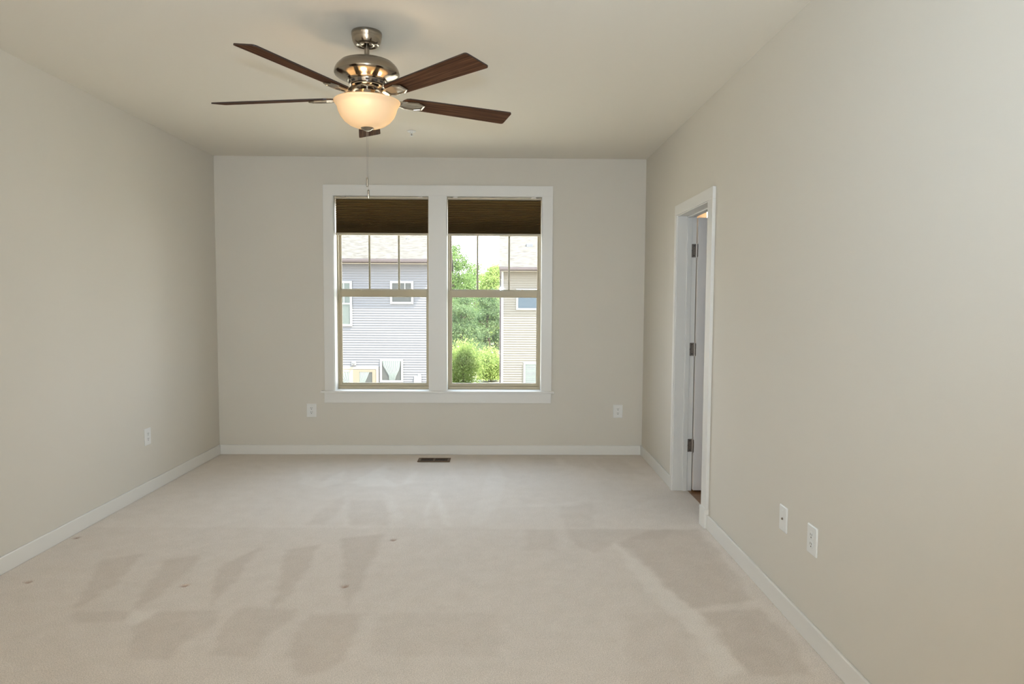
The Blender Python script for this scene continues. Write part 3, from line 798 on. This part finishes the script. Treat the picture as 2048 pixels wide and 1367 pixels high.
# floor register
rx0, rx1, ry0, ry1 = -0.745, -0.455, 6.018, 6.152
fr = tag(empty('floor_register', ((rx0 + rx1) / 2, (ry0 + ry1) / 2, 0.0)), 'bronze floor vent in the carpet below the windows', 'floor vent')
b = MB()
b.box(rx0, rx0 + 0.024, ry0 + 0.016, ry1 - 0.016, 0.002, 0.010).box(rx1 - 0.024, rx1, ry0 + 0.016, ry1 - 0.016, 0.002, 0.010)
b.box(rx0, rx1, ry0, ry0 + 0.016, 0.002, 0.010).box(rx0, rx1, ry1 - 0.016, ry1, 0.002, 0.010)
xm = (rx0 + rx1) / 2
b.box(xm - 0.007, xm + 0.007, ry0 + 0.016, ry1 - 0.016, 0.002, 0.010)
b.build('frame', M['bronze'], fr, bevel=0.002)
b = MB()
for side in (0, 1):
    xa = rx0 + 0.024 if side == 0 else xm + 0.007
    xb_ = xm - 0.007 if side == 0 else rx1 - 0.024
    for q in range(10):
        xq = xa + (xb_ - xa) * (q + 0.5) / 10
        b.prism([(xq - 0.0028, 0.0025), (xq - 0.0005, 0.0025), (xq + 0.0028, 0.009), (xq + 0.0005, 0.009)], ry0 + 0.016, ry1 - 0.016, lambda u, v, w: (u, w, v))
b.build('louvers', M['bronze'], fr)
MB().box(rx0 + 0.004, rx1 - 0.004, ry0 + 0.004, ry1 - 0.004, 0.0006, 0.0022).build('damper', M['dark'], fr)

# ceiling sprinkler
sp = tag(empty('fire_sprinkler', (-0.698, 5.354, H)), 'small white sprinkler head on the ceiling between fan and windows', 'sprinkler')
MB().lathe([(0.0, H - 0.0003), (0.033, H - 0.0003), (0.034, H - 0.004), (0.024, H - 0.009), (0.016, H - 0.006), (0.0, H - 0.006)], -0.698, 5.354, 36).build('escutcheon', M['plate'], sp, smooth=40)
b = MB().lathe([(0.0, H - 0.006), (0.010, H - 0.006), (0.009, H - 0.018), (0.0, H - 0.018)], -0.698, 5.354, 20)
for s in (-1, 1):
    b.tube([(-0.698 + s * 0.009, 5.354, H - 0.016), (-0.698 + s * 0.011, 5.354, H - 0.028), (-0.698, 5.354, H - 0.038)], 0.0018, 8)
b.build('sprinkler_body', M['plate'], sp)
MB().tube([(-0.698, 5.354, H - 0.017), (-0.698, 5.354, H - 0.037)], 0.0022, 8).build('glass_bulb', M['slot'], sp)
MB().lathe([(0.0, H - 0.037), (0.012, H - 0.037), (0.013, H - 0.0385), (0.0, H - 0.039)], -0.698, 5.354, 20).build('deflector', M['plate'], sp)

# ------------------------------------------------------------------ outside
GZ = -3.6
struct(MB().box(-40, 40, 7.2, 110, GZ - 0.2, GZ).build('ground', M['bounce_ground']), 'unseen ground between the houses, made pale to bounce daylight')

def siding(mb, x0, x1, y, z0, z1, course=0.1, d=0.028):
    """clapboard courses: each one leans out to a lip at its foot"""
    n = int(math.ceil((z1 - z0) / course)); vs = []; fs = []; pr = []
    for i in range(n):
        a = z1 - i * course; c = max(z0, a - course)
        pr += [(y - 0.001, a), (y - d * 0.35, a - (a - c) * 0.35), (y - d, c + 0.002), (y - d, c)]
    for yy, zz in pr:
        vs += [(x0, yy, zz), (x1, yy, zz)]
    fs = [(2 * k, 2 * k + 1, 2 * k + 3, 2 * k + 2) for k in range(len(pr) - 1)]
    return mb.add(vs, fs)

def ext_window(house, x0, x1, z0, z1, y, pane, tw=0.085, muntin_x=None, rail_z=None, name='window', frame=None):
    f = MB(); yo, yi = y - 0.065, y - 0.006
    f.box(x0, x0 + tw, yo, yi, z0, z1); f.box(x1 - tw, x1, yo, yi, z0, z1)
    f.box(x0 + tw, x1 - tw, yo, yi, z0, z0 + tw); f.box(x0 + tw, x1 - tw, yo, yi, z1 - tw, z1)
    if muntin_x:
        top = rail_z if rail_z else z0 + tw
        f.box(muntin_x - 0.018, muntin_x + 0.018, yo + 0.012, yi, top, z1 - tw)
    if rail_z:
        f.box(x0 + tw, x1 - tw, yo + 0.008, yi, rail_z - 0.03, rail_z + 0.03)
    o = f.build(name, frame or M['ext_white'], house, bevel=0.004)
    MB().box(x0 + tw - 0.01, x1 - tw + 0.01, y - 0.040, y - 0.034, z0 + tw - 0.01, z1 - tw + 0.01).build('pane', pane, o)
    return o

def curtain(parent, pts_left, pts_right, y, z_top, z_bot, name='curtain', folds=9):
    """gathered sheer: left and right edges given as x at (top .. bottom)"""
    n, m = 14, 56; vs = []; fs = []
    for i in range(n + 1):
        s = i / n
        def edge(p):
            q = s * (len(p) - 1); k = min(int(q), len(p) - 2); return p[k] + (p[k + 1] - p[k]) * (q - k)
        a, c = edge(pts_left), edge(pts_right)
        for j in range(m + 1):
            r = j / m
            vs.append((a + (c - a) * r, y - 0.010 + 0.009 * math.sin(r * folds * 2 * PI), z_top + (z_bot - z_top) * s))
    for i in range(n):
        for j in range(m):
            k = i * (m + 1) + j
            fs.append((k, k + 1, k + m + 2, k + m + 1))
    return MB().add(vs, fs).build(name, M['curtain'], parent, smooth=80)

def roof_slab(house, x0, x1, y_eave, z_eave, run, pitch, thick=0.12):
    """one slope towards us and one away, in their own shingle coordinates"""
    dz = run * math.tan(pitch)
    L = run / math.cos(pitch)
    for sgn, y0 in ((1, y_eave), (-1, y_eave + 2 * run)):
        o = MB().box(0, x1 - x0, 0, L, -thick, 0).build('roof_slope', M['shingle'], house, local=True)
        o.location = Vector((x0, y0, z_eave)) - house.location
        if sgn == 1:
            o.rotation_euler = (pitch, 0, 0)
        else:
            o.rotation_euler = (pitch, 0, PI); o.location.x += (x1 - x0)

# --- lavender house, seen through the left window
HYF = 28.0
house = tag(empty('house', (-8.3, HYF, GZ)), 'lavender sided house with pale shingle roof across the yard', 'house')
hx0, hx1 = -14.0, -2.74
siding(MB(), hx0, hx1, HYF, GZ, 2.875).build('siding', M['lilac_siding'], house)
b = MB().box(hx0, hx1, HYF + 0.02, HYF + 9.0, GZ, 2.87)
b.prism([(HYF + 0.02, 2.87), (HYF + 9.0, 2.87), (HYF + 4.5, 2.87 + 4.5 * math.tan(math.radians(38)) - 0.25)], hx0, hx1, lambda u, v, w: (w, u, v))
b.build('house_body', M['lilac_siding'], house)
MB().box(hx1 - 0.09, hx1 + 0.015, HYF - 0.03, HYF + 0.09, GZ, 2.87).build('corner_trim', M['ext_white'], house)
roof_slab(house, hx0 - 0.1, hx1 + 0.12, HYF - 0.42, 3.06, 4.92, math.radians(38))
MB().box(hx0 - 0.1, hx1 + 0.12, HYF - 0.40, HYF, 2.862, 2.885).build('soffit', M['ext_tan'], house)
gp = [(HYF - 0.40, 2.905), (HYF - 0.40, 3.045), (HYF - 0.52, 3.045), (HYF - 0.52, 3.00), (HYF - 0.50, 2.93), (HYF - 0.46, 2.905)]
MB().prism(gp, hx0 - 0.1, hx1 + 0.12, lambda u, v, w: (w, u, v)).build('gutter', M['gutter'], house)
w1 = ext_window(house, -7.15, -6.09, 0.33, 2.17, HYF, M['green_pane'], muntin_x=-6.42, rail_z=1.25)
ext_window(house, -4.54, -3.595, 1.25, 2.18, HYF, M['dark_pane'], muntin_x=-3.94, rail_z=1.67)
w3 = ext_window(house, -4.966, -4.028, -1.957, -1.011, HYF, M['dark_pane'], tw=0.075)
curtain(w3, [-4.87, -4.83, -4.72, -4.61, -4.60], [-4.13, -4.15, -4.20, -4.30, -4.36], HYF - 0.052, -1.09, -1.885)
# patio door
pd = MB()
pd.box(-7.15, -5.03, HYF - 0.07, HYF - 0.004, -1.43, -1.33); pd.box(-5.13, -5.03, HYF - 0.07, HYF - 0.004, GZ + 0.1, -1.43); pd.box(-7.15, -7.05, HYF - 0.07, HYF - 0.004, GZ + 0.1, -1.43)
pdo = pd.build('patio_door', M['ext_tan'], house, bevel=0.004)
def leaf(x0, x1, mat, lw, rw, y):
    d = MB().box(x0, x0 + lw, y - 0.03, y, GZ + 0.12, -1.44).box(x1 - rw, x1, y - 0.03, y, GZ + 0.12, -1.44)
    d.box(x0 + lw, x1 - rw, y - 0.03, y, -1.545, -1.44).box(x0 + lw, x1 - rw, y - 0.03, y, GZ + 0.12, GZ + 0.32)
    o = d.build('door_panel', mat, pdo, bevel=0.003)
leaf(-7.04, -6.07, M['ext_tan'], 0.12, 0.15, HYF - 0.035)
leaf(-6.07, -5.14, M['door_tan'], 0.26, 0.15, HYF - 0.035)
MB().box(-6.95, -6.20, HYF - 0.046, HYF - 0.040, GZ + 0.3, -1.52).build('pane', M['dark_pane'], pdo)
MB().box(-5.83, -5.27, HYF - 0.046, HYF - 0.040, GZ + 0.3, -1.52).build('pane', M['dark_pane'], pdo)
curtain(pdo, [-6.90, -6.75, -6.45, -6.30], [-6.225, -6.225, -6.225, -6.225], HYF - 0.052, -1.545, -2.2, folds=6)
curtain(pdo, [-5.805, -5.805, -5.805, -5.80], [-5.40, -5.50, -5.62, -5.70], HYF - 0.052, -1.545, -2.3, folds=6)
lb = MB().box(-6.13, -5.95, HYF - 0.06, HYF - 0.012, -1.27, -1.09).build('lamp_block', M['ext_white'], house, bevel=0.006)
MB().lathe([(0.0, -1.12), (0.03, -1.125), (0.05, -1.16), (0.055, -1.21), (0.035, -1.24), (0.0, -1.24)], -6.04, HYF - 0.11, 20).build('porch_lamp', M['grey_metal'], lb, smooth=40)
vh = MB().prism([(HYF - 0.012, -1.70), (HYF - 0.06, -1.72), (HYF - 0.16, -1.86), (HYF - 0.16, -2.0), (HYF - 0.012, -2.0)], -3.57, -3.28, lambda u, v, w: (w, u, v))
vh.box(-3.42, -3.29, HYF - 0.08, HYF - 0.012, -1.72, -1.635)
vh.build('vent_hood', M['ext_white'], house, bevel=0.01)
MB().lathe([(0.0, 3.98), (0.05, 3.98), (0.05, 3.5), (0.0, 3.5)], -3.951, HYF + 0.75, 16).build('vent_pipe', M['grey_metal'], house, smooth=40)

# --- cream house, seen through the right window
house2 = tag(empty('house', (4.5, HYF, GZ)), 'cream sided house with brown gutter beside the trees', 'house')
cx0, cx1 = -0.012, 9.0
siding(MB(), cx0 + 0.09, cx1, HYF, GZ, 2.60, course=0.0955).build('siding', M['cream_siding'], house2)
b = MB().box(cx0 + 0.004, cx1, HYF + 0.02, HYF + 9.0, GZ, 2.60)
b.prism([(HYF + 0.02, 2.60), (HYF + 9.0, 2.60), (HYF + 4.5, 2.60 + 4.5 * math.tan(math.radians(38)) - 0.25)], cx0 + 0.004, cx1, lambda u, v, w: (w, u, v))
b.build('house_body', M['cream_siding'], house2)
MB().box(cx0, cx0 + 0.092, HYF - 0.03, HYF + 0.09, GZ, 2.60).build('corner_trim', M['ext_white'], house2)
roof_slab(house2, cx0 - 0.09, cx1 + 0.1, HYF - 0.42, 2.76, 4.92, math.radians(38))
MB().box(cx0 - 0.06, cx1 + 0.1, HYF - 0.40, HYF, 2.585, 2.605).build('soffit', M['ext_tan'], house2)
gp = [(HYF - 0.40, 2.625), (HYF - 0.40, 2.745), (HYF - 0.52, 2.745), (HYF - 0.52, 2.70), (HYF - 0.50, 2.645), (HYF - 0.46, 2.625)]
MB().prism(gp, cx0 - 0.07, cx1 + 0.1, lambda u, v, w: (w, u, v)).build('gutter', M['gutter'], house2)
MB().tube([(cx0 - 0.035, HYF - 0.46, 2.63), (cx0 - 0.035, HYF - 0.40, 2.50), (cx0 - 0.033, HYF + 0.0, 2.30), (cx0 - 0.033, HYF + 0.04, 2.2), (cx0 - 0.033, HYF + 0.04, GZ + 0.1)], 0.03, 8).build('downspout', M['gutter'], house2, smooth=40)
ext_window(house2, 0.605, 2.35, 1.03, 1.90, HYF, M['blue_pane'], tw=0.075)
wb = ext_window(house2, 0.915, 1.95, -2.9, -1.12, HYF, M['green_pane'], tw=0.08, rail_z=-2.0)
bl = MB()
for i in range(34):
    bl.box(1.0, 1.865, HYF - 0.052, HYF - 0.045, -1.235 - i * 0.045, -1.203 - i * 0.045)
bl.build('window_blind', M['curtain'], wb)
MB().box(1.03, 1.31, HYF + 0.72, HYF + 1.0, 3.62, 3.80).build('roof_vent', M['grey_metal'], house2, bevel=0.02)

# --- trees between and beyond the houses
def tree(loc, top, rad, clumps, per, leaf, mat, label, crown_low=0.25, seed=1, droop=0.0):
    rng = np.random.RandomState(seed)
    x, y = loc
    root = tag(empty('tree', (x, y, GZ)), label, 'tree', 'trees between the two houses')
    h = top - GZ
    zc = GZ + h * (crown_low + (1 - crown_low) / 2); rz = h * (1 - crown_low) / 2
    tk = MB()
    tk.tube([(x, y, GZ), (x + 0.06 * h * 0.2, y, GZ + h * 0.3), (x - 0.05, y + 0.1, GZ + h * 0.6), (x, y, GZ + h * 0.86)], [0.03 * h, 0.024 * h, 0.014 * h, 0.004 * h], 8)
    for k in range(9):
        a = rng.uniform(0, 2 * PI); z0 = GZ + h * rng.uniform(0.28, 0.7); l = rad * rng.uniform(0.5, 0.9)
        tk.tube([(x, y, z0), (x + l * 0.5 * math.cos(a), y + l * 0.5 * math.sin(a), z0 + l * 0.35), (x + l * math.cos(a), y + l * math.sin(a), z0 + l * 0.6)], [0.012 * h, 0.007 * h, 0.002 * h], 6)
    tk.build('trunk', M['bark'], root, smooth=60)
    # leaves: small folded blades in clumps over the crown
    d = rng.normal(size=(clumps, 3)); d /= np.linalg.norm(d, axis=1)[:, None]
    rr = rng.uniform(0.45, 1.0, clumps) ** 0.6
    cen = np.stack([x + d[:, 0] * rad * rr, y + d[:, 1] * rad * rr, zc + d[:, 2] * rz * rr], -1)
    cs = rng.uniform(0.22, 0.42, clumps) * (rad / 1.8) ** 0.5
    off = rng.normal(size=(clumps, per, 3)) * cs[:, None, None] * np.array([1, 1, 0.6 + droop])
    P = (cen[:, None] + off).reshape(-1, 3)
    P[:, 2] = np.maximum(P[:, 2], GZ + 0.25)
    n = len(P)
    a1 = rng.normal(size=(n, 3)); a1[:, 2] -= 0.5 + droop; a1 /= np.linalg.norm(a1, axis=1)[:, None]
    a2 = np.cross(a1, rng.normal(size=(n, 3))); a2 /= np.linalg.norm(a2, axis=1)[:, None]
    up = np.cross(a1, a2)
    L = (leaf * rng.uniform(0.6, 1.3, n))[:, None]; Wd = L * 0.42
    v = np.stack([P, P + a1 * L * 0.45 + a2 * Wd * 0.5 + up * L * 0.06, P + a1 * L, P + a1 * L * 0.45 - a2 * Wd * 0.5 + up * L * 0.06], 1).reshape(-1, 3)
    me = bpy.data.meshes.new('foliage')
    i = np.arange(n) * 4
    f = np.stack([i, i + 1, i + 2, i + 3], -1)
    v = v - np.array([x, y, GZ])
    me.from_pydata(v.tolist(), [], f.tolist())
    tone = np.repeat(np.clip(np.repeat(rng.uniform(0.15, 0.75, clumps), per) + rng.normal(0, 0.18, n), 0, 1), 4)
    at = me.attributes.new('tone', 'FLOAT', 'POINT'); at.data.foreach_set('value', tone.astype(np.float32))
    me.materials.append(mat)
    o = bpy.data.objects.new('foliage', me); C.objects.link(o); o.parent = root
tree((-2.20, 39.0), -1.15, 0.94, 100, 120, 0.121, M['leaf_lime'], 'low lime green shrubby tree in the gap between the houses', 0.00, 6, droop=0.5)
tree((-0.62, 42.0), -1.81, 0.86, 85, 120, 0.130, M['leaf_lime'], 'small drooping lime tree beside the cream house', 0.00, 7, droop=0.6)
tree((-2.64, 45.0), 1.81, 1.12, 100, 190, 0.126, M['leaf_dark'], 'dark green tree at mid height toward the lavender house', 0.00, 4, droop=0.0)
tree((-0.96, 48.5), 2.13, 1.21, 100, 190, 0.136, M['leaf_dark'], 'dark green tree at mid height behind the cream house downspout', 0.00, 5, droop=0.0)
tree((-3.73, 52.5), 5.64, 1.62, 120, 190, 0.158, M['leaf_mid'], 'tallest green tree, beside the lavender house', 0.15, 1, droop=0.0)
tree((-0.46, 57.0), 4.71, 1.34, 100, 190, 0.177, M['leaf_lime'], 'yellow green tree hard by the cream house', 0.15, 3, droop=0.0)
tree((-2.41, 62.0), 4.67, 2.04, 120, 190, 0.186, M['leaf_mid'], 'broad mid green tree in the middle of the gap', 0.10, 2, droop=0.0)
tree((-6.31, 70.0), 3.96, 2.46, 110, 150, 0.210, M['leaf_mid'], 'far tree behind the others, toward the lavender house', 0.00, 8, droop=0.0)
tree((0.62, 70.0), 3.86, 2.46, 110, 150, 0.210, M['leaf_mid'], 'far tree behind the others, toward the cream house', 0.00, 9, droop=0.0)
